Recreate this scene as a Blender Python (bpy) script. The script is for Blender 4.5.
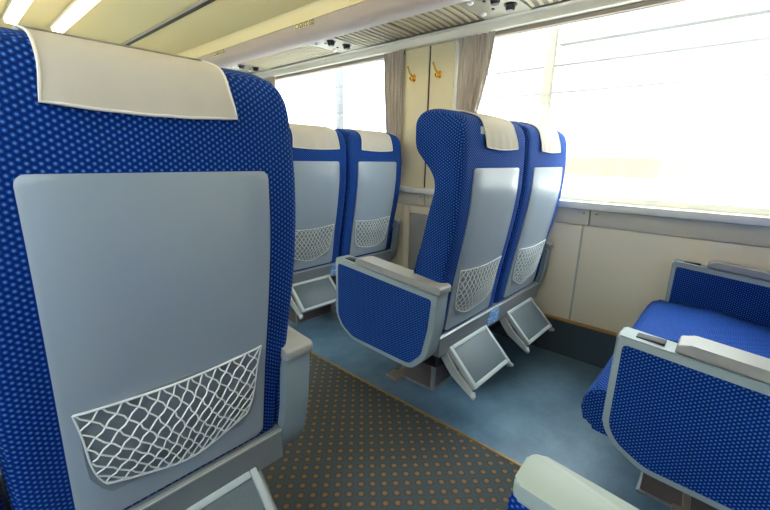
import bpy, bmesh, math, random
from mathutils import Vector, Matrix
random.seed(7)
for o in list(bpy.data.objects): bpy.data.objects.remove(o)
scene = bpy.context.scene
COL = scene.collection

# ------------------------------------------------------------------ camera
FPX, YAW, PITCH, ROLL, CAMH = 391.59, 0.84409, 0.24536, 0.02121, 1.06
fw = Vector((math.sin(YAW)*math.cos(PITCH), math.cos(YAW)*math.cos(PITCH), -math.sin(PITCH)))
r0 = Vector((math.cos(YAW), -math.sin(YAW), 0)); u0 = r0.cross(fw)
rt = r0*math.cos(ROLL)+u0*math.sin(ROLL); up = u0*math.cos(ROLL)-r0*math.sin(ROLL)
cd = bpy.data.cameras.new('camera'); cam = bpy.data.objects.new('camera', cd); COL.objects.link(cam)
cam.matrix_world = Matrix(((rt.x, up.x, -fw.x, 0), (rt.y, up.y, -fw.y, 0), (rt.z, up.z, -fw.z, CAMH), (0, 0, 0, 1)))
cd.sensor_fit = 'HORIZONTAL'; cd.sensor_width = 36; cd.lens = FPX/770*36; cd.clip_start = 0.02
scene.camera = cam
# ------------------------------------------------------------------ world, exposure
w = bpy.data.worlds.new('sky'); scene.world = w; w.use_nodes = True
bg = w.node_tree.nodes['Background']; bg.inputs[0].default_value = (0.84, 0.93, 1.0, 1); bg.inputs[1].default_value = 16.0
vs = scene.view_settings
vs.view_transform = 'Standard'; vs.look = 'None'; vs.gamma = 1; vs.exposure = 0.2; vs.use_curve_mapping = False
LAMP = 5.0

# ------------------------------------------------------------------ materials
def lin(c):
    return tuple(((v/255)/12.92 if v/255 <= 0.04045 else ((v/255+0.055)/1.055)**2.4) for v in c)+(1,)
class NT:
    def __init__(s, name):
        s.m = bpy.data.materials.new(name); s.m.use_nodes = True
        s.t = s.m.node_tree; s.n = s.t.nodes; s.l = s.t.links
        s.b = s.n['Principled BSDF']
    def node(s, typ, **kw):
        nd = s.n.new(typ)
        for k, v in kw.items(): setattr(nd, k, v)
        return nd
    def math(s, op, a, b=None):
        nd = s.node('ShaderNodeMath', operation=op)
        for i, v in enumerate((a, b)):
            if v is None: continue
            if isinstance(v, (int, float)): nd.inputs[i].default_value = v
            else: s.l.new(v, nd.inputs[i])
        return nd.outputs[0]
    def vmath(s, op, a, b=None):
        nd = s.node('ShaderNodeVectorMath', operation=op)
        for i, v in enumerate((a, b)):
            if v is None: continue
            if isinstance(v, tuple): nd.inputs[i].default_value = v
            else: s.l.new(v, nd.inputs[i])
        return nd.outputs[1] if op == 'LENGTH' else nd.outputs[0]
    def mix(s, fac, a, b):
        nd = s.node('ShaderNodeMix', data_type='RGBA')
        if isinstance(fac, (int, float)): nd.inputs[0].default_value = fac
        else: s.l.new(fac, nd.inputs[0])
        for i, v in ((6, a), (7, b)):
            if isinstance(v, tuple): nd.inputs[i].default_value = v
            else: s.l.new(v, nd.inputs[i])
        return nd.outputs[2]
    def step(s, v, a, b, lo=0.0, hi=1.0):
        nd = s.node('ShaderNodeMapRange')
        s.l.new(v, nd.inputs[0])
        for i, x in zip((1, 2, 3, 4), (a, b, lo, hi)): nd.inputs[i].default_value = x
        return nd.outputs[0]
    def noise(s, co, scale, detail=3, rough=0.6):
        nd = s.node('ShaderNodeTexNoise'); s.l.new(co, nd.inputs['Vector'])
        nd.inputs['Scale'].default_value = scale; nd.inputs['Detail'].default_value = detail; nd.inputs['Roughness'].default_value = rough
        return nd.outputs[0]
    def coord(s, which='Object'): return s.node('ShaderNodeTexCoord').outputs[which]
    def bump(s, h, strength=0.2, dist=0.002):
        nd = s.node('ShaderNodeBump'); s.l.new(h, nd.inputs['Height'])
        nd.inputs['Strength'].default_value = strength; nd.inputs['Distance'].default_value = dist
        s.l.new(nd.outputs[0], s.b.inputs['Normal'])
def plain(name, c, rough=0.5, metal=0.0, var=0.08, vscale=30, bump=0.0, spec=0.5):
    t = NT(name); base = lin(c)
    n = t.noise(t.coord(), vscale)
    dark = tuple(v*(1-var) for v in base[:3])+(1,); light = tuple(min(1, v*(1+var)) for v in base[:3])+(1,)
    t.l.new(t.mix(n, dark, light), t.b.inputs['Base Color'])
    t.b.inputs['Roughness'].default_value = rough; t.b.inputs['Metallic'].default_value = metal
    t.b.inputs['Specular IOR Level'].default_value = spec
    if bump: t.bump(t.noise(t.coord(), vscale*8), bump, 0.001)
    return t.m
def emit(name, c, s):
    t = NT(name); t.b.inputs['Emission Color'].default_value = lin(c); t.b.inputs['Emission Strength'].default_value = s
    t.b.inputs['Base Color'].default_value = lin(c)
    return t.m

def fabric():
    t = NT('blue_moquette'); uv = t.coord('UV')
    W, H = 0.0140, 0.0097
    sc = t.vmath('MULTIPLY', uv, (1/W, 1/H, 0))
    ds = []
    for off in ((0, 0, 0), (0.5, 0.5, 0)):
        f = t.vmath('FRACTION', t.vmath('ADD', sc, off))
        d = t.vmath('MULTIPLY', t.vmath('SUBTRACT', f, (0.5, 0.5, 0)), (W*1000, H*1000, 0))
        ds.append(t.vmath('LENGTH', d))
    d = t.math('MINIMUM', ds[0], ds[1])
    dot = t.step(d, 1.2, 2.3, 1, 0)
    n = t.noise(uv, 700, 2); n2 = t.noise(uv, 9, 3)
    base = t.mix(n2, lin((0, 44, 126)), lin((0, 58, 150)))
    base = t.mix(t.step(d, 3.2, 4.2), base, lin((0, 32, 88)))
    dots = t.mix(n, lin((58, 112, 180)), lin((100, 150, 208)))
    t.l.new(t.mix(t.math('MULTIPLY', dot, 0.8), base, dots), t.b.inputs['Base Color'])
    t.b.inputs['Roughness'].default_value = 0.85; t.b.inputs['Specular IOR Level'].default_value = 0.15
    t.b.inputs['Sheen Weight'].default_value = 0.08; t.b.inputs['Sheen Tint'].default_value = lin((90, 140, 230)); t.b.inputs['Sheen Roughness'].default_value = 0.4
    t.bump(t.math('ADD', dot, n), 0.35, 0.0015)
    return t.m
def carpet():
    t = NT('aisle_carpet'); co = t.coord()
    A = 0.0545
    sc = t.vmath('MULTIPLY', co, (1/A, 1/A, 0)); ds = []
    for off in ((0, 0, 0), (0.5, 0.5, 0)):
        f = t.vmath('ABSOLUTE', t.vmath('SUBTRACT', t.vmath('FRACTION', t.vmath('ADD', sc, off)), (0.5, 0.5, 0)))
        sx = t.node('ShaderNodeSeparateXYZ'); t.l.new(f, sx.inputs[0]); ds.append(t.math('ADD', t.math('MULTIPLY', t.math('MAXIMUM', sx.outputs[0], sx.outputs[1]), 0.85), t.math('MULTIPLY', t.math('MINIMUM', sx.outputs[0], sx.outputs[1]), 0.35)))
    n = t.noise(co, 260, 2); d = t.math('ADD', t.math('MINIMUM', *ds), t.math('MULTIPLY', t.math('SUBTRACT', n, 0.5), 0.07))
    dot = t.step(d, 0.09, 0.17, 1, 0)
    ring = t.step(d, 0.16, 0.28, 1, 0)
    base = t.mix(t.noise(co, 420, 3), lin((52, 60, 64)), lin((80, 88, 91)))
    base = t.mix(t.math('MULTIPLY', ring, 0.35), base, lin((58, 48, 40)))
    t.l.new(t.mix(t.math('MULTIPLY', dot, 0.62), base, lin((148, 110, 66))), t.b.inputs['Base Color'])
    t.b.inputs['Roughness'].default_value = 0.95; t.b.inputs['Specular IOR Level'].default_value = 0.1
    t.bump(n, 0.5, 0.003)
    return t.m
def vinyl():
    t = NT('blue_floor_sheet'); co = t.coord()
    n = t.noise(co, 6, 5, 0.65); n2 = t.noise(co, 160, 2)
    c = t.mix(t.step(n, 0.35, 0.65), lin((74, 102, 124)), lin((98, 128, 148)))
    t.l.new(t.mix(t.math('MULTIPLY', n2, 0.25), c, lin((48, 74, 96))), t.b.inputs['Base Color'])
    t.b.inputs['Roughness'].default_value = 0.42; t.b.inputs['Specular IOR Level'].default_value = 0.6
    t.bump(n2, 0.15, 0.001)
    return t.m
def curtain_mat():
    t = NT('grey_beige_curtain_cloth'); co = t.coord()
    s = t.vmath('MULTIPLY', co, (60, 260, 5))
    n = t.noise(s, 1.0, 3)
    t.l.new(t.mix(t.step(n, 0.3, 0.7), lin((158, 146, 134)), lin((208, 196, 182))), t.b.inputs['Base Color'])
    t.b.inputs['Roughness'].default_value = 0.9; t.b.inputs['Specular IOR Level'].default_value = 0.1
    return t.m
def glass():
    t = NT('window_glass'); t.n.remove(t.b)
    tr = t.node('ShaderNodeBsdfTransparent'); tr.inputs[0].default_value = (0.95, 0.97, 0.96, 1)
    gl = t.node('ShaderNodeBsdfGlossy'); gl.inputs[1].default_value = 0.02
    mx = t.node('ShaderNodeMixShader'); mx.inputs[0].default_value = 0.05
    t.l.new(tr.outputs[0], mx.inputs[1]); t.l.new(gl.outputs[0], mx.inputs[2])
    t.l.new(mx.outputs[0], t.n['Material Output'].inputs[0])
    return t.m
def pad_mat():
    t = NT('footrest_carpet_pad'); co = t.coord()
    n = t.noise(co, 380, 2)
    t.l.new(t.mix(n, lin((66, 78, 84)), lin((98, 112, 118))), t.b.inputs['Base Color'])
    t.b.inputs['Roughness'].default_value = 0.52; t.bump(n, 0.2, 0.001)
    return t.m

def sticker_mat():
    t = NT('printed_blue_sticker'); co = t.coord()
    v = t.node('ShaderNodeTexVoronoi'); v.inputs['Scale'].default_value = 60; t.l.new(co, v.inputs['Vector'])
    t.l.new(t.mix(t.step(v.outputs[0], 0.25, 0.4, 1, 0), lin((112, 160, 214)), lin((190, 214, 232))), t.b.inputs['Base Color'])
    t.b.inputs['Roughness'].default_value = 0.4
    return t.m
M = dict(
    fabric=fabric(), carpet=carpet(), vinyl=vinyl(), curtain=curtain_mat(), glass=glass(), pad=pad_mat(),
    panel=plain('grey_seatback_plastic', (152, 164, 174), 0.24, var=0.03, vscale=6),
    armgrey=plain('grey_green_armrest_plastic', (138, 154, 160), 0.45, var=0.04, vscale=12, bump=0.05),
    cap=plain('warm_grey_armrest_cap', (154, 155, 152), 0.42, var=0.03, vscale=12, bump=0.05),
    capgreen=plain('pale_green_grey_armrest_cap', (156, 168, 160), 0.45, var=0.03, vscale=12, bump=0.05),
    rail=plain('grey_metal_rail', (128, 134, 138), 0.38, 0.25, var=0.06),
    railedge=plain('bright_rail_edge', (176, 180, 180), 0.3, 0.4, var=0.05),
    footframe=plain('silver_painted_frame', (168, 177, 178), 0.42, 0.0, var=0.04),
    dark=plain('dark_void_plastic', (26, 28, 34), 0.6),
    ped=plain('brown_grey_pedestal_paint', (84, 74, 72), 0.45, var=0.12, vscale=14),
    pedal=plain('worn_metal_pedal', (150, 138, 124), 0.4, 0.4),
    sticker=sticker_mat(),
    cloth=plain('cream_linen', (198, 190, 176), 0.85, var=0.04, vscale=25, bump=0.15, spec=0.1),
    hem=plain('white_hem', (224, 220, 210), 0.85, var=0.02, spec=0.1),
    cord=plain('white_net_cord', (228, 232, 230), 0.7, var=0.05),
    backing=plain('grey_pocket_lining', (128, 138, 144), 0.6, var=0.06),
    velcro=plain('grey_hook_tape', (168, 176, 178), 0.9),
    cream=plain('cream_wall_laminate', (226, 214, 178), 0.45, var=0.03, vscale=8),
    pale=plain('pale_cream_wall_panel', (228, 218, 196), 0.45, var=0.03, vscale=8),
    sill=plain('white_sill', (228, 228, 222), 0.4, var=0.03),
    boxgrey=plain('grey_wall_band', (178, 174, 164), 0.5, var=0.04),
    band=plain('cream_grey_wall_band', (204, 197, 178), 0.5, var=0.04),
    insetgrey=plain('grey_inset_panel', (160, 160, 158), 0.5, var=0.04),
    seam=plain('dark_joint', (70, 66, 60), 0.8),
    gold=plain('brass_trim', (166, 126, 68), 0.32, 0.6, var=0.15, vscale=20),
    brass=plain('polished_brass', (224, 176, 70), 0.22, 0.9, var=0.08),
    skirt=plain('dark_blue_grey_skirting', (52, 68, 80), 0.7, var=0.1),
    ceil=plain('cream_ceiling', (222, 208, 158), 0.55, var=0.02, vscale=5),
    fascia=plain('cream_rack_fascia', (232, 220, 176), 0.4, var=0.02, vscale=5),
    nose=plain('pale_rack_nose', (188, 176, 170), 0.75, var=0.02, vscale=5, spec=0.2),
    louver=plain('beige_louver', (172, 160, 130), 0.5, var=0.04),
    louverback=plain('gap_shade_louver_back', (112, 104, 88), 0.7),  # shade between the ribs, put into the backing colour
    unit=plain('grey_beige_unit_plate', (158, 152, 134), 0.45, var=0.05),
    black=plain('black_plastic', (22, 22, 26), 0.4),
    valance=plain('pale_grey_valance', (236, 230, 214), 0.45, var=0.03),
    track=plain('taupe_curtain_track', (150, 136, 124), 0.5),
    outwhite=plain('white_station_wall', (250, 250, 248), 0.8, var=0.01),
    outbeige=plain('beige_station_post', (94, 89, 74), 0.8, var=0.02),
    outgrey=plain('grey_station_beam', (116, 115, 113), 0.8, var=0.02),
    concrete=plain('grey_light_blocker', (168, 166, 162), 0.9, var=0.06, vscale=3),  # only on the added wall that dims the left windows
    outpost=plain('grey_station_post', (78, 78, 80), 0.8, var=0.02),
    outpeach=plain('peach_station_band', (142, 112, 92), 0.8, var=0.02),
    ground=plain('pale_concrete', (200, 198, 194), 0.9, var=0.06, vscale=2),
    tube=emit('warm_fluorescent_cover', (255, 238, 196), LAMP),
)

# ------------------------------------------------------------------ mesh helpers
def cubeuv(bm):
    uv = bm.loops.layers.uv.verify()
    for f in bm.faces:
        n = f.normal; a = (abs(n.x), abs(n.y), abs(n.z)); k = a.index(max(a))
        for l in f.loops:
            c = l.vert.co
            l[uv].uv = (c.y, c.z) if k == 0 else (c.x, c.z) if k == 1 else (c.x, c.y)
def obj(name, bm, mat, parent=None, smooth=35, loc=None):
    bmesh.ops.recalc_face_normals(bm, faces=bm.faces); bm.normal_update(); cubeuv(bm)
    me = bpy.data.meshes.new(name); bm.to_mesh(me); bm.free()
    me.materials.append(M[mat])
    if smooth:
        me.polygons.foreach_set('use_smooth', [True]*len(me.polygons)); me.set_sharp_from_angle(angle=math.radians(smooth))
    o = bpy.data.objects.new(name, me); COL.objects.link(o)
    if parent: o.parent = parent
    if loc: o.location = loc
    return o
def empty(name, loc, label=None, cat=None, group=None):
    o = bpy.data.objects.new(name, None); COL.objects.link(o); o.location = loc; o.empty_display_size = 0.1
    tag(o, label, cat, group); return o
def tag(o, label=None, cat=None, group=None, kind=None):
    if label: o['label'] = label
    if cat: o['category'] = cat
    if group: o['group'] = group
    if kind: o['kind'] = kind
    return o
def inst(name, src, parent, loc, rot=None):
    o = bpy.data.objects.new(name, src.data); COL.objects.link(o); o.parent = parent; o.location = loc
    if rot: o.rotation_euler = rot
    return o
def box(a, b, bev=0.0, seg=2, bm=None):
    own = bm is None
    if own: bm = bmesh.new()
    x0, x1 = sorted((a[0], b[0])); y0, y1 = sorted((a[1], b[1])); z0, z1 = sorted((a[2], b[2]))
    v = [bm.verts.new((x, y, z)) for x in (x0, x1) for y in (y0, y1) for z in (z0, z1)]
    fs = [bm.faces.new([v[i] for i in q]) for q in ((0, 1, 3, 2), (4, 6, 7, 5), (0, 4, 5, 1), (2, 3, 7, 6), (0, 2, 6, 4), (1, 5, 7, 3))]
    if bev:
        es = list({e for f in fs for e in f.edges})
        bmesh.ops.bevel(bm, geom=es, offset=bev, segments=seg, affect='EDGES', profile=0.5)
    return bm
def prism(poly, axis, a, b, bev=0.0, seg=2, bm=None):
    """poly: 2D points; axis 0 -> (y,z) extruded in x; axis 1 -> (x,z) extruded in y."""
    if bm is None: bm = bmesh.new()
    P = (lambda p, t: (t, p[0], p[1])) if axis == 0 else (lambda p, t: (p[0], t, p[1])) if axis == 1 else (lambda p, t: (p[0], p[1], t))
    A = [bm.verts.new(P(p, a)) for p in poly]; B = [bm.verts.new(P(p, b)) for p in poly]
    n = len(poly); fs = [bm.faces.new(A), bm.faces.new(B[::-1])]
    caps = list(fs)
    for i in range(n): fs.append(bm.faces.new((A[i], B[i], B[(i+1) % n], A[(i+1) % n])))
    if bev:
        es = list({e for f in caps for e in f.edges})
        bmesh.ops.bevel(bm, geom=es, offset=bev, segments=seg, affect='EDGES', profile=0.5)
    return bm
def strip(line, y0, y1, th, bm=None):
    """open (x,z) polyline given thickness (away from the cabin) and extruded along y"""
    out = []
    for i, p in enumerate(line):
        q0 = line[max(0, i-1)]; q1 = line[min(len(line)-1, i+1)]
        dx, dz = q1[0]-q0[0], q1[1]-q0[1]; L = math.hypot(dx, dz)
        out.append((p[0]+dz/L*th, p[1]-dx/L*th))
    return prism(line+out[::-1], 1, y0, y1, bm=bm)
def tube(pts, r, sides=6, bm=None, closed=False, cap=True):
    if bm is None: bm = bmesh.new()
    pts = [Vector(p) for p in pts]; n = len(pts); rings = []; prev = None
    for i, p in enumerate(pts):
        if closed: t = pts[(i+1) % n]-pts[i-1]
        else: t = pts[min(n-1, i+1)]-pts[max(0, i-1)]
        t.normalize()
        a = prev - t*prev.dot(t) if prev else t.orthogonal()
        a.normalize(); prev = a; b = t.cross(a)
        rr = r[i] if isinstance(r, (list, tuple)) else r
        rings.append([bm.verts.new(p+(a*math.cos(2*math.pi*k/sides)+b*math.sin(2*math.pi*k/sides))*rr) for k in range(sides)])
    for i in range(n if closed else n-1):
        A, B = rings[i], rings[(i+1) % n]
        for k in range(sides): bm.faces.new((A[k], A[(k+1) % sides], B[(k+1) % sides], B[k]))
    if not closed and cap: bm.faces.new(rings[0][::-1]); bm.faces.new(rings[-1])
    return bm
def catmull(P, n=5):
    out = []
    for i in range(len(P)-1):
        p0 = P[max(0, i-1)]; p1 = P[i]; p2 = P[i+1]; p3 = P[min(len(P)-1, i+2)]
        for k in range(n):
            t = k/n
            out.append(tuple(0.5*(2*b+(c-a)*t+(2*a-5*b+4*c-d)*t*t+(-a+3*b-3*c+d)*t**3) for a, b, c, d in zip(p0, p1, p2, p3)))
    out.append(P[-1]); return out
def round_poly(P, R, n=5):
    """round the corners of a polygon with per-corner radii"""
    out = []; N = len(P)
    for i, p in enumerate(P):
        r = R[i] if isinstance(R, (list, tuple)) else R
        a = Vector(P[i-1]); b = Vector(p); c = Vector(P[(i+1) % N])
        u = (a-b).normalized(); v = (c-b).normalized()
        if r <= 0: out.append(tuple(b)); continue
        ang = u.angle(v); d = min(r/math.tan(ang/2), (a-b).length*0.49, (c-b).length*0.49)
        s, e = b+u*d, b+v*d
        for k in range(n+1):
            t = k/n; out.append(tuple(s*(1-t)**2+b*2*t*(1-t)+e*t*t))
    return out
def sstep(a, b, x):
    t = max(0, min(1, (x-a)/(b-a))); return t*t*(3-2*t)

# ------------------------------------------------------------------ shell of the carriage
XC = 0.792; PITCHROW = 1.0583
XW = 2.20; XL = 2*XC-XW
Y0, Y1 = -1.75, 6.2
TRIM = 1.207
def struct(name, bm, mat, label=None, smooth=35):
    return tag(obj(name, bm, mat, None, smooth), label, None, None, 'structure')
fl = struct('floor', box((XL-0.05, Y0, -0.06), (XW+0.05, Y1, 0)), 'vinyl', 'blue sheet floor under the seats')
obj('aisle_carpet', box((2*XC-TRIM, Y0, 0.0), (TRIM, Y1, 0.004)), 'carpet', fl)['label'] = 'dark grey aisle carpet with small tan dots'
for sx in (TRIM, 2*XC-TRIM):
    obj('edge_trim', prism(round_poly([(sx-0.006, 0), (sx+0.006, 0), (sx+0.005, 0.007), (sx-0.005, 0.007)], 0.002, 2), 1, Y0, Y1), 'gold', fl)['label'] = 'thin brass strip along the carpet edge'

ZS, ZT = 0.86, 1.75
PIL = [1.60+2*PITCHROW*k for k in (-2, -1, 0, 1, 2)]
HALF = 0.28
def wall(side):
    s = 1 if side == 'right' else -1
    X = (lambda x: x) if s == 1 else (lambda x: 2*XC-x)
    bm = box((X(2.20), Y0, 0), (X(2.26), Y1, ZS)); box((X(2.20), Y0, ZT), (X(2.26), Y1, 2.25), bm=bm)
    for p in PIL:
        a, b = max(Y0, p-HALF), min(Y1, p+HALF)
        if b > a: box((X(2.20), a, ZS), (X(2.26), b, ZT), bm=bm)
    wl = struct('wall_'+side, bm, 'pale')
    # lower wall: skirting, brass strip, laminate panels, band and sill
    obj('skirting', box((X(2.168), Y0, 0), (X(2.2), Y1, 0.197)), 'skirt', wl)
    obj('brass_strip', box((X(2.164), Y0, 0.197), (X(2.2), Y1, 0.207), 0.002), 'gold', wl)
    joints = [0.575+PITCHROW*k for k in range(-2, 6)]
    for a, b in zip(joints[:-1], joints[1:]):
        if s == 1 and 0.5 < a < 1.7:
            continue
        obj('lower_panel', box((X(2.185), a+0.002, 0.208), (X(2.2), b-0.002, 0.735), 0.002), 'pale', wl)
        obj('joint_strip', box((X(2.184), a-0.008, 0.208), (X(2.2), a+0.002, 0.735)), 'boxgrey', wl)
    if s == 1:   # the framed grey inset beside the middle seats
        obj('lower_panel', box((X(2.185), 0.577, 0.208), (X(2.2), 1.098, 0.735), 0.002), 'pale', wl)
        obj('joint_strip', box((X(2.184), 0.567, 0.208), (X(2.2), 0.577, 0.735)), 'boxgrey', wl)
        obj('panel_frame', box((X(2.185), 1.72, 0.208), (X(2.2), 1.775, 0.735), 0.002), 'pale', wl)
        obj('panel_frame', box((X(2.185), 1.10, 0.68), (X(2.2), 1.7195, 0.735), 0.002), 'pale', wl)
        obj('inset_panel', box((X(2.192), 1.10, 0.208), (X(2.2), 1.716, 0.677), 0.001), 'insetgrey', wl)
        obj('lower_panel', box((X(2.185), 1.777, 0.208), (X(2.2), 2.69, 0.735), 0.002), 'pale', wl)
    bj = [Y0, -0.5, 0.545, 1.59, 2.66, 3.72, 4.78, Y1]
    for a, b in zip(bj[:-1], bj[1:]):
        pn = obj('wall_band', box((X(2.180), a+0.003, 0.738), (X(2.2), b-0.003, 0.822), 0.003), 'band', wl)
        for yy in (a+0.03, b-0.03):
            obj('screw', tube([(X(2.1805), yy, 0.80), (X(2.178), yy, 0.80)], 0.004, 8), 'seam', pn)
    obj('sill', box((X(2.150), Y0, 0.823), (X(2.2), Y1, 0.86), 0.006), 'sill', wl)
    # pillar laminate, two boards on each pillar with a dark joint
    for p in PIL:
        if p-HALF < Y0+0.1 or p+HALF > Y1: continue
        obj('pillar_joint', box((X(2.189), p-0.006, 0.862), (X(2.2), p+0.006, 1.742)), 'seam', wl)
        obj('pillar_board', box((X(2.186), p+0.007, 0.862), (X(2.2), p+0.205, 1.742), 0.002), 'cream', wl)
        obj('pillar_board', box((X(2.186), p-0.185, 0.862), (X(2.2), p-0.007, 1.742), 0.002), 'cream', wl)
        obj('edge_strip', box((X(2.184), p-0.205, 0.862), (X(2.2), p-0.188, 1.742), 0.002), 'sill', wl)
    # valance above the windows and curtain track
    obj('valance', prism([(X(2.15), 1.745), (X(2.145), 1.755), (X(2.145), 1.783), (X(2.125), 1.792), (X(2.2), 1.80), (X(2.2), 1.745)], 1, Y0, Y1), 'valance', wl)
    for i in range(len(PIL)-1):
        a, b = max(Y0, PIL[i]+HALF-0.07), min(Y1, PIL[i+1]-HALF+0.07)
        obj('curtain_track', box((X(2.182), a, 1.722), (X(2.198), b, 1.7445), 0.002), 'track', wl)
    return wl
WR = wall('right'); WL = wall('left')
wn = 0
for side in ('right', 'left'):
    X = (lambda x: x) if side == 'right' else (lambda x: 2*XC-x)
    for i in range(len(PIL)-1):
        a, b = max(Y0, PIL[i]+HALF), min(Y1, PIL[i+1]-HALF)
        if b-a < 0.3: continue
        wn += 1
        bm = bmesh.new()
        for q in (((a, ZS), (a+0.03, ZT)), ((b-0.03, ZS), (b, ZT)), ((a+0.03, ZS), (b-0.03, ZS+0.03)), ((a+0.03, ZT-0.03), (b-0.03, ZT))):
            box((X(2.21), q[0][0], q[0][1]), (X(2.25), q[1][0], q[1][1]), bm=bm)
        wf = struct('window_%d' % wn, bm, 'valance')
        obj('pane', box((X(2.228), a+0.03, ZS+0.03), (X(2.232), b-0.03, ZT-0.03)), 'glass', wf, 0)
for nm, yy in (('wall_front', Y1), ('wall_back', Y0)):
    d = 0.05 if yy > 0 else -0.05
    we = struct(nm, box((XL-0.06, yy, 0), (XW+0.06, yy+d, 2.25)), 'cream')
    e = -1 if yy > 0 else 1
    dr = struct('door_%d' % (1 if yy > 0 else 2), box((XC-0.36, yy+e*0.02, 0.005), (XC+0.36, yy, 1.9), 0.004), 'pale')
    obj('door_handle', tube([(XC+0.28, yy+e*0.03, 0.9), (XC+0.28, yy+e*0.05, 0.92), (XC+0.28, yy+e*0.05, 1.13), (XC+0.28, yy+e*0.03, 1.15)], 0.01, 8), 'footframe', dr)

struct('roof', box((XL-0.06, Y0-0.05, 2.25), (XW+0.06, Y1+0.05, 2.32)), 'boxgrey', 'carriage roof shell above the ceiling lining')
# ceiling: arched lining with dark slots either side
cl = [(1.69, 1.962), (1.60, 2.018), (1.478, 2.093), (1.42, 2.118), (1.25, 2.15), (1.0, 2.168), (XC, 2.172)]
line = cl+[(2*XC-x, z) for x, z in cl[-2::-1]]
ceil = struct('ceiling', strip(line, Y0, Y1, 0.03), 'ceil', 'cream arched ceiling lining')
for s in (1, -1):
    X = (lambda x: x) if s == 1 else (lambda x: 2*XC-x)
    obj('dark_slot', prism([(X(1.478), 2.086), (X(1.452), 2.098), (X(1.452), 2.108), (X(1.478), 2.10)], 1, Y0, Y1), 'black', ceil)
    obj('slot_lip', prism([(X(1.452), 2.094), (X(1.440), 2.100), (X(1.440), 2.112), (X(1.452), 2.108)], 1, Y0, Y1), 'boxgrey', ceil)

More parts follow.
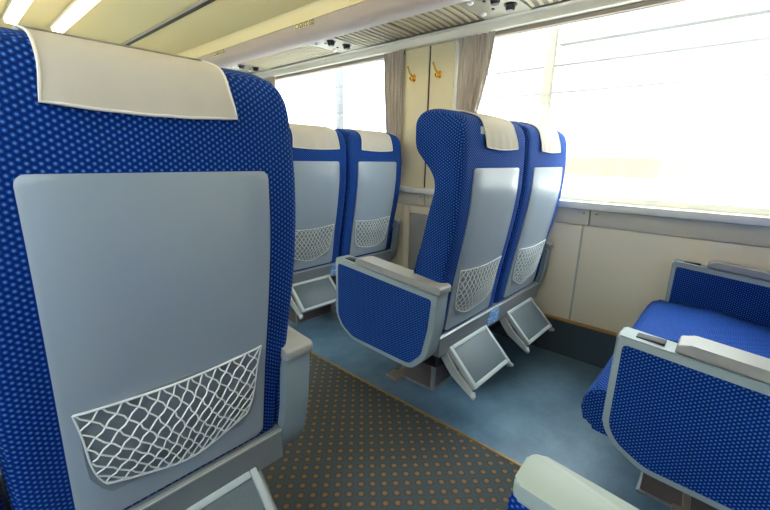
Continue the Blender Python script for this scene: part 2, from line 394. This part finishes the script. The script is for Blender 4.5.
# ------------------------------------------------------------------ luggage racks
NOSE = [(1.802, 1.782), (1.775, 1.782), (1.750, 1.790), (1.730, 1.804), (1.717, 1.824), (1.709, 1.850), (1.7055, 1.880)]
FAS = [(1.7050, 1.883), (1.7025, 1.91), (1.698, 1.945), (1.690, 1.960)]
UNITS = [-1.30, -0.12, 1.063, 2.235, 3.40, 4.57, 5.74]
def rack(s):
    X = (lambda x: x) if s == 1 else (lambda x: 2*XC-x)
    t = empty('luggage_rack', (X(1.95), 2.2, 1.79), 'long cream overhead luggage rack above the windows' + (' with slatted underside' if s == 1 else ' on the near side'), 'rack')
    T = Matrix.Translation((-X(1.95), -2.2, -1.79))
    def part(name, bm, mat, parent=t, smooth=35):
        bm.transform(T); return obj(name, bm, mat, parent, smooth)
    js = [Y0, -0.15, 1.82, 3.79, Y1]
    for a, b in zip(js[:-1], js[1:]):
        part('fascia_panel', strip([(X(x), z) for x, z in FAS][::s], a+0.0015, b-0.0015, 0.02), 'fascia')
    part('rack_nose', strip([(X(x), z) for x, z in NOSE][::s], Y0, Y1, 0.02), 'nose')
    part('shelf', box((X(1.72), Y0, 1.875), (X(2.2), Y1, 1.885)), 'louver')
    # slatted underside, with air outlets every seat row
    edges = []
    for u in UNITS: edges += [u-0.13, u+0.13]
    secs = []
    prev = Y0
    for u in UNITS:
        if u+0.13 < Y0 or u-0.13 > Y1: continue
        if u-0.13 > prev: secs.append((prev, u-0.13))
        prev = u+0.13
    secs.append((prev, Y1))
    out = []
    for a, b in secs:
        j = 1.65
        if a < j < b: out += [(a, j-0.003), (j+0.003, b)]
        else: out.append((a, b))
    rib0 = None
    for a, b in out:
        lp = part('louver_panel', box((X(1.803), a+0.003, 1.798), (X(2.126), b-0.003, 1.806)), 'louverback')
        if s == -1: continue
        n = max(1, int((b-a)/0.042)); st = (b-a-0.006)/n
        for i in range(n):
            yy = a+0.003+(i+0.5)*st
            if rib0 is None:
                bm = bmesh.new(); rows = []
                for k in range(9):
                    f = k/8; xx = 1.808+f*0.312; bend = 0.028*f**3.0
                    dz = 0.011*math.sin(math.pi*min(1, 0.08+f*0.95))**0.4
                    rows.append([bm.verts.new((xx-1.95, bend+dy-0.008, 1.799-1.79-h)) for dy, h in ((-0.012, 0), (-0.010, dz*0.8), (-.002, dz), (0.006, dz*0.8), (0.008, 0))])
                for r1, r2 in zip(rows[:-1], rows[1:]):
                    for q in range(4): bm.faces.new((r1[q], r1[q+1], r2[q+1], r2[q]))
                    bm.faces.new((r1[4], r1[0], r2[0], r2[4]))
                bm.faces.new(rows[0]); bm.faces.new(rows[-1][::-1])
                rib0 = obj('rib', bm, 'louver', lp); rib0.location = (0, yy-2.2, 0)
            else: inst('rib', rib0, lp, (0, yy-2.2, 0))
    for u in UNITS:
        if u-0.13 < Y0: continue
        if u+0.13 > Y1: continue
        un = part('air_outlet_plate', box((X(1.806), u-0.127, 1.792), (X(2.122), u+0.127, 1.806), 0.002), 'unit')
        for x, dy in ((1.872, -0.055), (1.992, -0.075)):
            bm = tube([(X(x), u+dy, 1.792), (X(x), u+dy, 1.787)], 0.031, 16)
            tube([(X(x), u+dy, 1.79), (X(x), u+dy, 1.772), (X(x), u+dy, 1.764)], [0.024, 0.023, 0.018], 16, bm)
            part('air_nozzle', bm, 'black', un)
        for x, dy in ((1.850, 0.065), (2.025, 0.088)):
            part('reading_lamp_knob', tube([(X(x), u+dy, 1.793), (X(x), u+dy, 1.785), (X(x), u+dy, 1.780)], [0.017, 0.015, 0.008], 12), 'sill', un)
        for x, dy in ((1.875, 0.005), (1.992, 0.018)):
            part('screw', tube([(X(x), u+dy, 1.793), (X(x), u+dy, 1.787)], 0.008, 10), 'black', un)
    if s == 1:   # seat number signs: a row of small dark outlined squares
        for yc in (2.245, 3.39, 1.10, 4.5):
            sg = part('seat_number_sign', box((1.7015, yc-0.10, 1.848), (1.7085, yc+0.10, 1.881), 0.001), 'fascia')
            for k in range(4):
                c = yc-0.078+k*0.05
                bm = bmesh.new()
                for q in (((c-0.02, 1.851), (c-0.016, 1.878)), ((c+0.016, 1.851), (c+0.02, 1.878)), ((c-0.016, 1.851), (c+0.016, 1.855)), ((c-0.016, 1.874), (c+0.016, 1.878))):
                    box((1.7002, q[0][0], q[0][1]), (1.7016, q[1][0], q[1][1]), bm=bm)
                if k == 0: box((1.7002, c-0.010, 1.858), (1.7016, c+0.010, 1.862), bm=bm); box((1.7002, c-0.010, 1.867), (1.7016, c+0.010, 1.871), bm=bm)
                if k == 1: box((1.7002, c-0.003, 1.857), (1.7016, c+0.003, 1.872), bm=bm)
                if k == 2: box((1.7002, c-0.010, 1.858), (1.7016, c-0.004, 1.871), bm=bm); box((1.7002, c+0.002, 1.858), (1.7016, c+0.010, 1.864), bm=bm)
                part('sign_symbol', bm, 'seam', sg, 0)
    return t
rack(1); rack(-1)

# fluorescent covers along the middle of the ceiling
for i, (x, yy) in enumerate([(XC-0.16, 0.2), (XC-0.16, 2.2), (XC-0.16, 4.2), (XC+0.16, 0.2), (XC+0.16, 2.2), (XC+0.16, 4.2)]):
    side = 'right' if x > XC else 'left'; which = ('above the camera end', 'above the middle', 'towards the front end')[i % 3]
    t = empty('ceiling_light', (x, yy, 2.17), 'long warm fluorescent ceiling light, %s row, %s of the aisle' % (side, which), 'ceiling light', 'ceiling lights along the aisle')
    obj('housing', box((-0.05, -0.8, -0.025), (0.05, 0.8, 0.0), 0.004), 'sill', t)
    obj('diffuser', box((-0.04, -0.78, -0.055), (0.04, 0.78, -0.0255), 0.012, 3), 'tube', t)

# ------------------------------------------------------------------ double seats
BP = [(.745, .40), (.737, .455), (.714, .61), (.687, .76), (.667, .90), (.663, 1.0), (.665, 1.08), (.670, 1.15), (.690, 1.190), (.735, 1.209), (.795, 1.220),
      (.838, 1.212), (.857, 1.186), (.859, 1.15), (.857, 1.115), (.847, 1.082), (.817, 1.048), (.785, 1.015), (.769, .985), (.767, .95), (.784, .885), (.81, .775), (.835, .69), (.865, .55), (.872, .42)]
PROF = catmull(BP, 4)
def yback(z):
    pts = [p for p in PROF if p[0] < 0.75][:34]
    for a, b in zip(pts[:-1], pts[1:]):
        if min(a[1], b[1]) <= z <= max(a[1], b[1]) and b[1] != a[1]:
            return a[0]+(b[0]-a[0])*(z-a[1])/(b[1]-a[1])
    return 0.745 if z < 0.5 else 0.66
def pnormals(P):
    out = []
    for i, p in enumerate(P):
        a = P[max(0, i-1)]; b = P[min(len(P)-1, i+1)]
        t = Vector((b[0]-a[0], b[1]-a[1])).normalized()
        out.append((t.y, -t.x))       # inward for a loop that climbs the back, crosses the top and comes down the front
    return out
PN = pnormals(PROF)
def back_profile(d):
    """profile at a distance d from the seat's side"""
    r = 0.030; e = r-math.sqrt(max(0, r*r-(r-d)**2)) if d < r else 0
    r2 = 0.058; e2 = r2-math.sqrt(max(0, r2*r2-(r2-d)**2)) if d < r2 else 0
    out = []
    for i, ((y, z), n) in enumerate(zip(PROF, PN)):
        front = i > 42
        k = 0.2 if front else 1.0
        yy, zz = y+n[0]*e*k, z+n[1]*e*0.3
        zz -= e2*(0.75-0.5*sstep(33, 40, i))*sstep(1.06, 1.215, z)
        if front: yy -= 0.055*sstep(0.03, 0.12, d)*(sstep(0.97, 1.06, z)*0.9+0.35)
        out.append((yy, zz))
    return out
SW = 0.493
def net_mesh(bm, fx, seed, cols=11, rows=7):
    """diamond net of cords hung on the back panel; fx maps u to local x"""
    rnd = random.Random(seed)
    hw = 0.160; zt, zb = 0.668, 0.474
    ph = rnd.uniform(0, 6); loose = rnd.uniform(0.003, 0.007)
    def P(s, t):
        ins = 0.010*math.sin(math.pi*t)+0.030*max(0, t-0.4)**2/0.36
        s2 = s+0.05*math.sin(2*math.pi*s)/2
        x = (s2*2-1)*(hw-ins)
        z = zt-(zt-zb)*t-0.010*(1-t)*4*s*(1-s)+0.030*t**3*abs(2*s-1)**3
        x += loose*math.sin(9*t+ph+4*s)*math.sin(math.pi*s)*math.sin(math.pi*min(1, t+.1)); z += loose*math.sin(8*s+ph)*t
        y = yback(z)-0.0105-0.020*math.sin(math.pi*min(1, t*0.9+0.08))*math.sin(math.pi*s)**0.5
        return (fx(x), y, z)
    r = 0.0015 if seed >= 21 else 0.0019; S = 6
    for fam in (1, -1):
        for k in range(-rows, cols+rows+1):
            pts = []
            for q in range(rows*S+1):
                t = q/(rows*S); s = (k+fam*q/S/1.0*0.75+(0 if fam == 1 else 0))/cols
                s += 0.007*math.sin(2*math.pi*q/S+fam)
                if 0 <= s <= 1: pts.append(P(s, t))
                elif pts: break
            if len(pts) > 2: tube(pts[::2]+([pts[-1]] if len(pts) % 2 == 0 else []), r, 5, bm, cap=False)
    tube([P(q/24, 0) for q in range(25)], 0.0022, 6, bm)
    tube([P(q/24, 1) for q in range(25)], r*1.3, 5, bm)
    for s in (0, 1): tube([P(s, q/14) for q in range(15)], r*1.1, 5, bm)

def double_seat(sgn, row, label, covers, longcap=False, seed=0, full=True):
    yo = PITCHROW*row
    base = (1.601 if sgn > 0 else 2*XC-1.601, yo+0.95, 0)
    t = empty('double_seat', base, label, 'train seat', 'double seats')
    FX = lambda x: sgn*(x-1.601)             # world x of the right-hand pair -> local x
    T = Matrix.Translation((0, -0.95, 0))
    def part(name, bm, mat, parent=t, smooth=35, label=None):
        bm.transform(T); o = obj(name, bm, mat, parent, smooth)
        if label: o['label'] = label
        return o
    for ci, xc in enumerate((1.351, 1.851)):
        ds = [0, .003, .009, .018, .030, .046, .07, .11, .17, SW/2]
        st = [(-SW/2+d, d) for d in ds]+[(SW/2-d, d) for d in ds[-2::-1]]
        bm = bmesh.new(); rings = []
        for off, d in st:
            outer = (ci == 0 and off < 0) or (ci == 1 and off > 0)
            sh = lambda z: (0.006*sstep(.65, .85, z)*(1-sstep(1.0, 1.14, z))-0.022*(1-sstep(.50, .66, z)))/(SW/2) if outer else 0
            rings.append([bm.verts.new((FX(xc+off*(1+sh(z))), y, z)) for y, z in back_profile(d)])
        n = len(PROF)
        for A, B in zip(rings[:-1], rings[1:]):
            for k in range(n): bm.faces.new((A[k], A[(k+1) % n], B[(k+1) % n], B[k]))
        bm.faces.new(rings[0]); bm.faces.new(rings[-1][::-1])
        bk = part('backrest', bm, 'fabric', smooth=50)
        # hard grey panel let into the back
        bm = bmesh.new(); zs = [0.426, .4265, .428, .431, .434, .437]+[0.44+(1.008-0.44)*k/20 for k in range(21)]+[1.016, 1.021, 1.025, 1.028, 1.0295, 1.030]
        hw = 0.1755; rad = 0.014; cols = [-1, -.96, -.6, 0, .6, .96, 1]; F = []; Bk = []
        for z in zs:
            dz = min(1.030-z, z-0.426); ins = rad-math.sqrt(max(0, rad*rad-(rad-dz)**2)) if dz < rad else 0
            yb = yback(z)
            F.append([bm.verts.new((FX(xc+c*(hw-ins)), yb-(0.007 if abs(c) < 1 else 0.004), z)) for c in cols])
            Bk.append([bm.verts.new((FX(xc+c*(hw-ins)), yb+0.006, z)) for c in (cols[0], cols[-1])])
        for i in range(len(zs)-1):
            for k in range(len(cols)-1): bm.faces.new((F[i][k], F[i][k+1], F[i+1][k+1], F[i+1][k]))
            bm.faces.new((F[i][0], F[i+1][0], Bk[i+1][0], Bk[i][0])); bm.faces.new((F[i][-1], Bk[i][1], Bk[i+1][1], F[i+1][-1]))
        bm.faces.new(F[-1]+[Bk[-1][1], Bk[-1][0]]); bm.faces.new(F[0][::-1]+[Bk[0][0], Bk[0][1]])
        part('back_panel', bm, 'panel', bk, 40)
        zq = [0.480, .486, .50, .53, .57, .61, .65, .662]; bm = bmesh.new(); G = []
        for z in zq:
            w2 = 0.154-0.032*max(0, (.55-z)/.07)**2
            G.append([bm.verts.new((FX(xc+c*w2), yback(z)-dd, z)) for dd in (.0085, .0065) for c in ((-1, -.5, 0, .5, 1) if dd > .007 else (1, .5, 0, -.5, -1))])
        for A_, B_ in zip(G[:-1], G[1:]):
            for k in range(10): bm.faces.new((A_[k], A_[(k+1) % 10], B_[(k+1) % 10], B_[k]))
        bm.faces.new(G[0]); bm.faces.new(G[-1])
        part('pocket_backing', bm, 'backing', bk, 30)
        bm = bmesh.new(); net_mesh(bm, lambda x, xc=xc: FX(xc+x), seed*7+ci)
        part('pocket_net', bm, 'cord', bk, 60, 'white knotted cord pocket net')
        # cushion
        cu = [(0.80, .30), (1.27, .33), (1.29, .40), (1.26, .455), (1.05, .465), (0.80, .43)]
        part('seat_cushion', prism(round_poly(cu, .03, 4), 0, FX(xc-SW/2+0.004), FX(xc+SW/2-0.004), 0.02, 3), 'fabric')
        # footrest
        a0, a1 = (0.731, 0.350), (0.604, 0.222)          # (y,z) of upper and lower edge
        L = math.hypot(a1[0]-a0[0], a1[1]-a0[1]); dy, dz = (a1[0]-a0[0])/L, (a1[1]-a0[1])/L; ny, nz = dz, -dy   # normal towards the viewer/up
        def A(x, l, h): return (FX(xc+x), a0[0]+dy*l+ny*h, a0[1]+dz*l+nz*h)
        if ny*(-1)+nz < 0: ny, nz = -ny, -nz
        W2 = 0.147
        def slab(x0, x1, l0, l1, h0, h1, bev=0):
            bm = box((x0, l0, h0), (x1, l1, h1), bev)
            for v in bm.verts: v.co = Vector(A(v.co.x, v.co.y, v.co.z))
            return bm
        fr = part('footrest', slab(-W2+.015, W2-.015, .012, L-.012, -.016, -.004, 0), 'rail', smooth=30)
        part('pad', slab(-W2+.017, W2-.017, .018, L-.016, -.004, .0025, .002), 'pad', fr)
        bm = slab(-W2, -W2+.018, 0, L, -.018, .006, .005)
        for q in ((W2-.018, W2, 0, L), (-W2+.018, W2-.018, 0, .018), (-W2+.018, W2-.018, L-.017, L)):
            b2 = slab(q[0], q[1], q[2], q[3], -.018, .006, .004); me = bpy.data.meshes.new('tmp'); b2.to_mesh(me); b2.free(); bm.from_mesh(me); bpy.data.meshes.remove(me)
        part('frame', bm, 'footframe', fr)
        for e in (-1, 1):
            x0, x1 = e*(W2+.004), e*(W2+.014)
            pl = [(-.045, -.004), (-.02, -.012), (L*.5, -.022), (L*.9, -.010), (L+.022, -.012), (L+.018, -.030), (L*.85, -.040), (L*.5, -.056), (L*.18, -.050), (-.03, -.042)]
            bm = prism(pl, 0, x0, x1, .002, 1)
            for v in bm.verts: v.co = Vector(A(v.co.x, v.co.y, v.co.z))
            part('side_arm', bm, 'footframe', fr, 30)
            part('foot', tube([A(e*(W2+.006), L+.004, -.014), A(e*(W2+.013), L+.016, -.016), A(e*(W2+.024), L+.022, -.016)], [.010, .0105, .007], 10), 'footframe', fr)
    # rail across the bottom of both backs
    rl = part('base_rail', prism([(.7265, .335), (.7265, .411), (.732, .415), (.775, .415), (.775, .335)], 0, FX(1.132), FX(2.076)), 'rail')
    part('rail_edge', box((FX(1.132), .7235, .4085), (FX(2.076), .7268, .4135), .001, 1), 'railedge', rl)
    part('sticker', prism(round_poly([(FX(1.500), .346), (FX(1.600), .346), (FX(1.612), .404), (FX(1.520), .406)], .006, 3), 1, .7225, .7264), 'sticker', rl, label='pale blue sticker on the rail between the footrests')
    part('seat_frame', box((FX(1.20), .78, .24), (FX(2.02), 1.20, .302), .006), 'dark')
    # pedestal with pedal
    pd = part('pedestal', prism([(.908, 0), (1.13, 0), (1.13, .25), (.89, .25), (.908, .18)], 0, FX(1.378), FX(1.66), .004, 1), 'ped')
    part('foot_flange', box((FX(1.37), .898, 0), (FX(1.67), 1.14, .008), .002), 'rail', pd)
    part('corner_post', box((FX(1.373), .902, .008), (FX(1.390), .920, .245), .003), 'rail', pd)
    part('round_emblem', tube([(FX(1.47), .909, .13), (FX(1.47), .900, .13)], .03, 18), 'dark', pd)
    bm = prism(round_poly([(FX(1.195), 1.045), (FX(1.255), 1.045), (FX(1.255), .975), (FX(1.195), .975)], .012, 3), 2, .095, .112, .003, 1)
    tube([(FX(1.24), 1.01, .102), (FX(1.38), 1.02, .13)], .010, 8, bm)
    part('pedal', bm, 'pedal')
    # armrests
    def armrest(x0, x1, win=False):
        lo = .034 if longcap else 0
        side = [(1.222, .645-lo), (1.222, .36), (1.12, .300), (.80, .288), (.737, .355), (.712, .47), (.700, .604-lo)]
        out = round_poly(side, [.008, .09, .10, .07, .10, .2, .004], 6)
        ar = part('armrest', prism(out, 0, FX(x0), FX(x1), .006, 2), 'fabric' if longcap else 'armgrey', smooth=40)
        ins = [(1.206, .622-lo), (1.206, .365), (1.115, .316), (.81, .308), (.759, .362), (.735, .47), (.724, .583-lo)]
        inp = round_poly(ins, [.012, .085, .095, .05, .06, .2, .014], 6)
        for xa, e in ((x0, -1), (x1, 1)):
            xx = FX(xa); dd = sgn*e*0.003
            part('fabric_inset', prism(inp, 0, xx-dd, xx+dd, .0015, 1), 'fabric', ar, 40)
        yf = 1.212 if longcap else 1.105
        g = lambda y: .604-lo+(.645-.604)*(y-.70)/.522
        cp = [(yf, g(yf)+.002), (yf-.004, g(yf)+.022), (yf-.030, g(yf)+.029), (.70, g(.70)+.029), (.690, g(.69)+.025), (.690, g(.69)+.002)]
        if longcap:
            bm = prism(round_poly([(FX(x0-.006), .69), (FX(x0-.006), 1.222), (FX(x1+.006), 1.218), (FX(x1+.006), .69)], [.01, .022, .012, .01], 5), 2, 0, .026, .005, 3)
            for v in bm.verts: v.co.z += g(v.co.y)+.001
            part('cap', bm, 'capgreen', ar, 40)
        else:
            part('cap', prism(round_poly(cp, .005, 2), 0, FX(x0-.003), FX(x1+.003), .0045, 3), 'cap', ar, 40)
        if not longcap: part('dark_recess', box((FX(x0+.018), 1.125, .632), (FX(x1-.018), 1.185, .6445), .002), 'dark', ar)
    armrest(1.061, 1.129)
    armrest(2.085, 2.135, True)
    if seed == 1: part('hook_tape', box((FX(1.215), yback(1.147)-.001, 1.130), (FX(1.262), yback(1.147)+.008, 1.164)), 'velcro')
    # linen headrest covers: each lies over the top of its backrest
    for ci, cv in enumerate(covers):
        if cv is None: continue
        x0, x1, zlow, lab = cv
        i0 = next(i for i, p in enumerate(PROF) if p[1] >= zlow)
        i1 = max(i for i, p in enumerate(PROF) if p[1] >= 1.06)
        xc = (1.351, 1.851)[ci]
        path = list(range(i0, i1+1)); bm = bmesh.new(); G = []; N = 14; hems = []
        for k in range(N+1):
            x = x0+(x1-x0)*k/N; d = min(SW/2-abs(x-xc), SW/2); pf = back_profile(max(0.001, d)); row_ = []
            for j, i in enumerate(path):
                y, z = pf[i]; nn = PN[i]; low = sstep(1.17, zlow, z) if i < 30 else 0
                off = 0.0045+0.004*low*(1+math.sin(k*1.9+seed+ci))*0.7
                xx = x+(x-(x0+x1)/2)*0.06*low-(0.014*(1-low) if seed == 1 else 0)
                dzz = -0.006*math.sin(math.pi*k/N)*low
                row_.append(bm.verts.new((FX(xx), y-nn[0]*off, z-nn[1]*off+dzz)))
            G.append(row_)
        for a, b in zip(G[:-1], G[1:]):
            for j in range(len(path)-1): bm.faces.new((a[j], a[j+1], b[j+1], b[j]))
        edge = [v.co.copy() for v in G[0][::-1]]+[g[0].co.copy() for g in G[1:-1]]+[v.co.copy() for v in G[-1]]
        bmesh.ops.recalc_face_normals(bm, faces=bm.faces)
        bmesh.ops.solidify(bm, geom=bm.faces, thickness=0.0016)
        bm.transform(T); c = obj('headrest_cover', bm, 'cloth', None, 60); c.location = base
        tag(c, lab, 'headrest cover', 'linen headrest covers')
        bm = tube(edge, 0.0022, 6); bm.transform(T); obj('hem', bm, 'hem', c, 60)
    return t
double_seat(1, 0, 'blue double train seat across the aisle, its grey side armrest fully in view',
    [(1.250, 1.485, 1.088, 'cream cover on the aisle-side headrest of the middle seats, shifted off its grey tape'),
     (1.738, 1.965, 1.090, 'cream cover on the window-side headrest of the middle seats')], seed=1)
double_seat(1, 1, 'blue double train seat farther ahead, partly behind the nearest seatback',
    [(1.222, 1.520, 1.085, 'cream cover on the aisle-side headrest of the seats farther ahead'),
     (1.712, 1.978, 1.095, 'cream cover on the window-side headrest of the seats farther ahead')], seed=2)
double_seat(-1, 0, 'nearest blue double train seat, its tall back filling the left',
    [(1.236, 1.480, 1.103, 'large cream cover on the nearest headrest at the left edge'),
     (1.722, 1.980, 1.100, 'cream cover on the far headrest of the nearest double seat')], seed=3)
double_seat(-1, -1, 'blue double seat at the bottom right corner, only its pale armrest end showing', [None, None], longcap=True, seed=4)
double_seat(1, -1, 'blue double seat in the row behind, across the aisle at the far right',
    [(1.24, 1.48, 1.09, 'cream cover on the aisle-side headrest of the rear seats across the aisle'),
     (1.73, 1.98, 1.09, 'cream cover on the window-side headrest of the rear seats across the aisle')], seed=5)

# ------------------------------------------------------------------ curtains and coat hooks
def curtain(name, ytop, ybot, label, folds=5, tie=1.02):
    """ytop/ybot: (y0,y1) at the rail and at the tie; hangs from z 1.735 to 0.87"""
    t = empty(name, (2.165, sum(ytop)/2, 0.862), label, 'curtain', 'window curtains')
    yc = sum(ytop)/2; bm = bmesh.new(); G = []; NZ, NY = 24, 60
    for i in range(NZ+1):
        z = 1.742+(0.868-1.742)*i/NZ; f = sstep(1.742, tie, z)
        if z < tie: f = 1-0.35*sstep(tie, 0.868, z)
        a = ytop[0]+(ybot[0]-ytop[0])*f; b = ytop[1]+(ybot[1]-ytop[1])*f
        r = []
        for k in range(NY+1):
            s = k/NY; ph = 2*math.pi*folds*s
            amp = 0.010*(0.6+0.4*math.sin(3.1*s+1))
            r.append(bm.verts.new((2.166-2.165+amp*math.sin(ph+0.5*math.sin(2*f+s*4)), a+(b-a)*s-yc, z-0.862)))
        G.append(r)
    for p, q in zip(G[:-1], G[1:]):
        for k in range(NY): bm.faces.new((p[k], p[k+1], q[k+1], q[k]))
    bmesh.ops.recalc_face_normals(bm, faces=bm.faces); bmesh.ops.solidify(bm, geom=bm.faces, thickness=0.0015)
    obj('curtain_cloth', bm, 'curtain', t, 60)
    obj('leading_hem', tube([((2.158-2.165), ytop[e]+(ybot[e]-ytop[e])*sstep(1.742, tie, z)-yc+(0.004 if e == 0 else -0.004), z-0.862) for e in ((0,) if ytop[0] != ybot[0] else (1,)) for z in [1.74-0.03*k for k in range(24)]], 0.004, 6), 'track', t)
    a, b = ybot
    obj('tie_band', box((-0.018, a-yc-0.004, tie-0.862-0.02), (0.016, b-yc+0.004, tie-0.862+0.02), 0.004), 'boxgrey', t)
    return t
curtain('curtain', (1.80, 1.965), (1.80, 1.925), 'grey-beige curtain left of the two brass hooks')
curtain('curtain', (1.150, 1.372), (1.275, 1.372), 'grey-beige curtain right of the two brass hooks, drawn in downwards')
curtain('curtain', (-0.31, -0.12), (-0.31, -0.20), 'grey-beige curtain at the far right end of the near window')
curtain('curtain', (3.30, 3.50), (3.38, 3.50), 'grey-beige curtain at the far end of the window ahead')
for y, lab in ((1.722, 'brass coat hook on the pillar board nearer the window ahead'), (1.522, 'brass coat hook on the pillar board nearer the camera')):
    t = empty('coat_hook', (2.186, y, 1.565), lab, 'coat hook', 'brass coat hooks on the pillar')
    obj('base_plate', prism(round_poly([(-.014, -.022), (.014, -.022), (.014, .022), (-.014, .022)], .008, 4), 0, -.004, 0, .001, 1), 'brass', t)
    obj('upper_prong', tube(catmull([(-.003, 0, .010), (-.018, .004, .012), (-.030, .012, .030), (-.040, .018, .056), (-.046, .019, .066)], 4), [.006]*8+[.0055]*6+[.006, .0075, .006], 8), 'brass', t)
    obj('lower_prong', tube(catmull([(-.003, 0, -.008), (-.022, 0, -.016), (-.036, 0, -.012), (-.042, 0, .002)], 4), [.0055]*10+[.006, .0075, .006], 8), 'brass', t)

# ------------------------------------------------------------------ what stands outside the right-hand windows
gd = tag(obj('ground', box((-60, -40, -1.25), (80, 80, -1.2)), 'ground'), 'pale concrete ground outside the carriage', None, None, 'structure')
sb = empty('station_building', (5.0, 3, -1.2), 'overexposed white station wall with pale posts outside the windows', 'building')
def sp(name, a, b, mat, bev=0.0):
    bm = box(a, b, bev); bm.transform(Matrix.Translation((-5.0, -3, 1.2))); return obj(name, bm, mat, sb)
sp('facade', (4.35, -8, -1.2), (4.6, 16, 2.42), 'outwhite')
sp('post', (4.16, 1.57, -1.2), (4.24, 1.655, 2.32), 'outbeige', .015)
sp('post', (4.16, 4.68, -1.2), (4.26, 4.77, 2.6), 'outpost', .015)
for z0, z1, y0, y1 in ((1.965, 1.985, -8, 2.9), (1.715, 1.755, -8, 2.9), (2.15, 2.20, -8, 1.555), (2.32, 2.40, -8, 2.9)):
    sp('rail', (4.20, y0, z0), (4.30, y1, z1), 'outgrey')
sp('band', (4.30, -8, 0.92), (4.35, 16, 1.10), 'outpeach')

rw = empty('light_blocking_wall', (-3.2, 3, -1.2), 'added tall grey wall, unseen, holding back light from the near-side windows', 'wall')  # unseen, added to cut the daylight coming through the left windows
for k in range(6):
    obj('wall_slab', box((-0.15, -8+k*3.5+0.01, 0), (0.15, -8+(k+1)*3.5-0.01, 4.3), 0.01), 'concrete', rw)
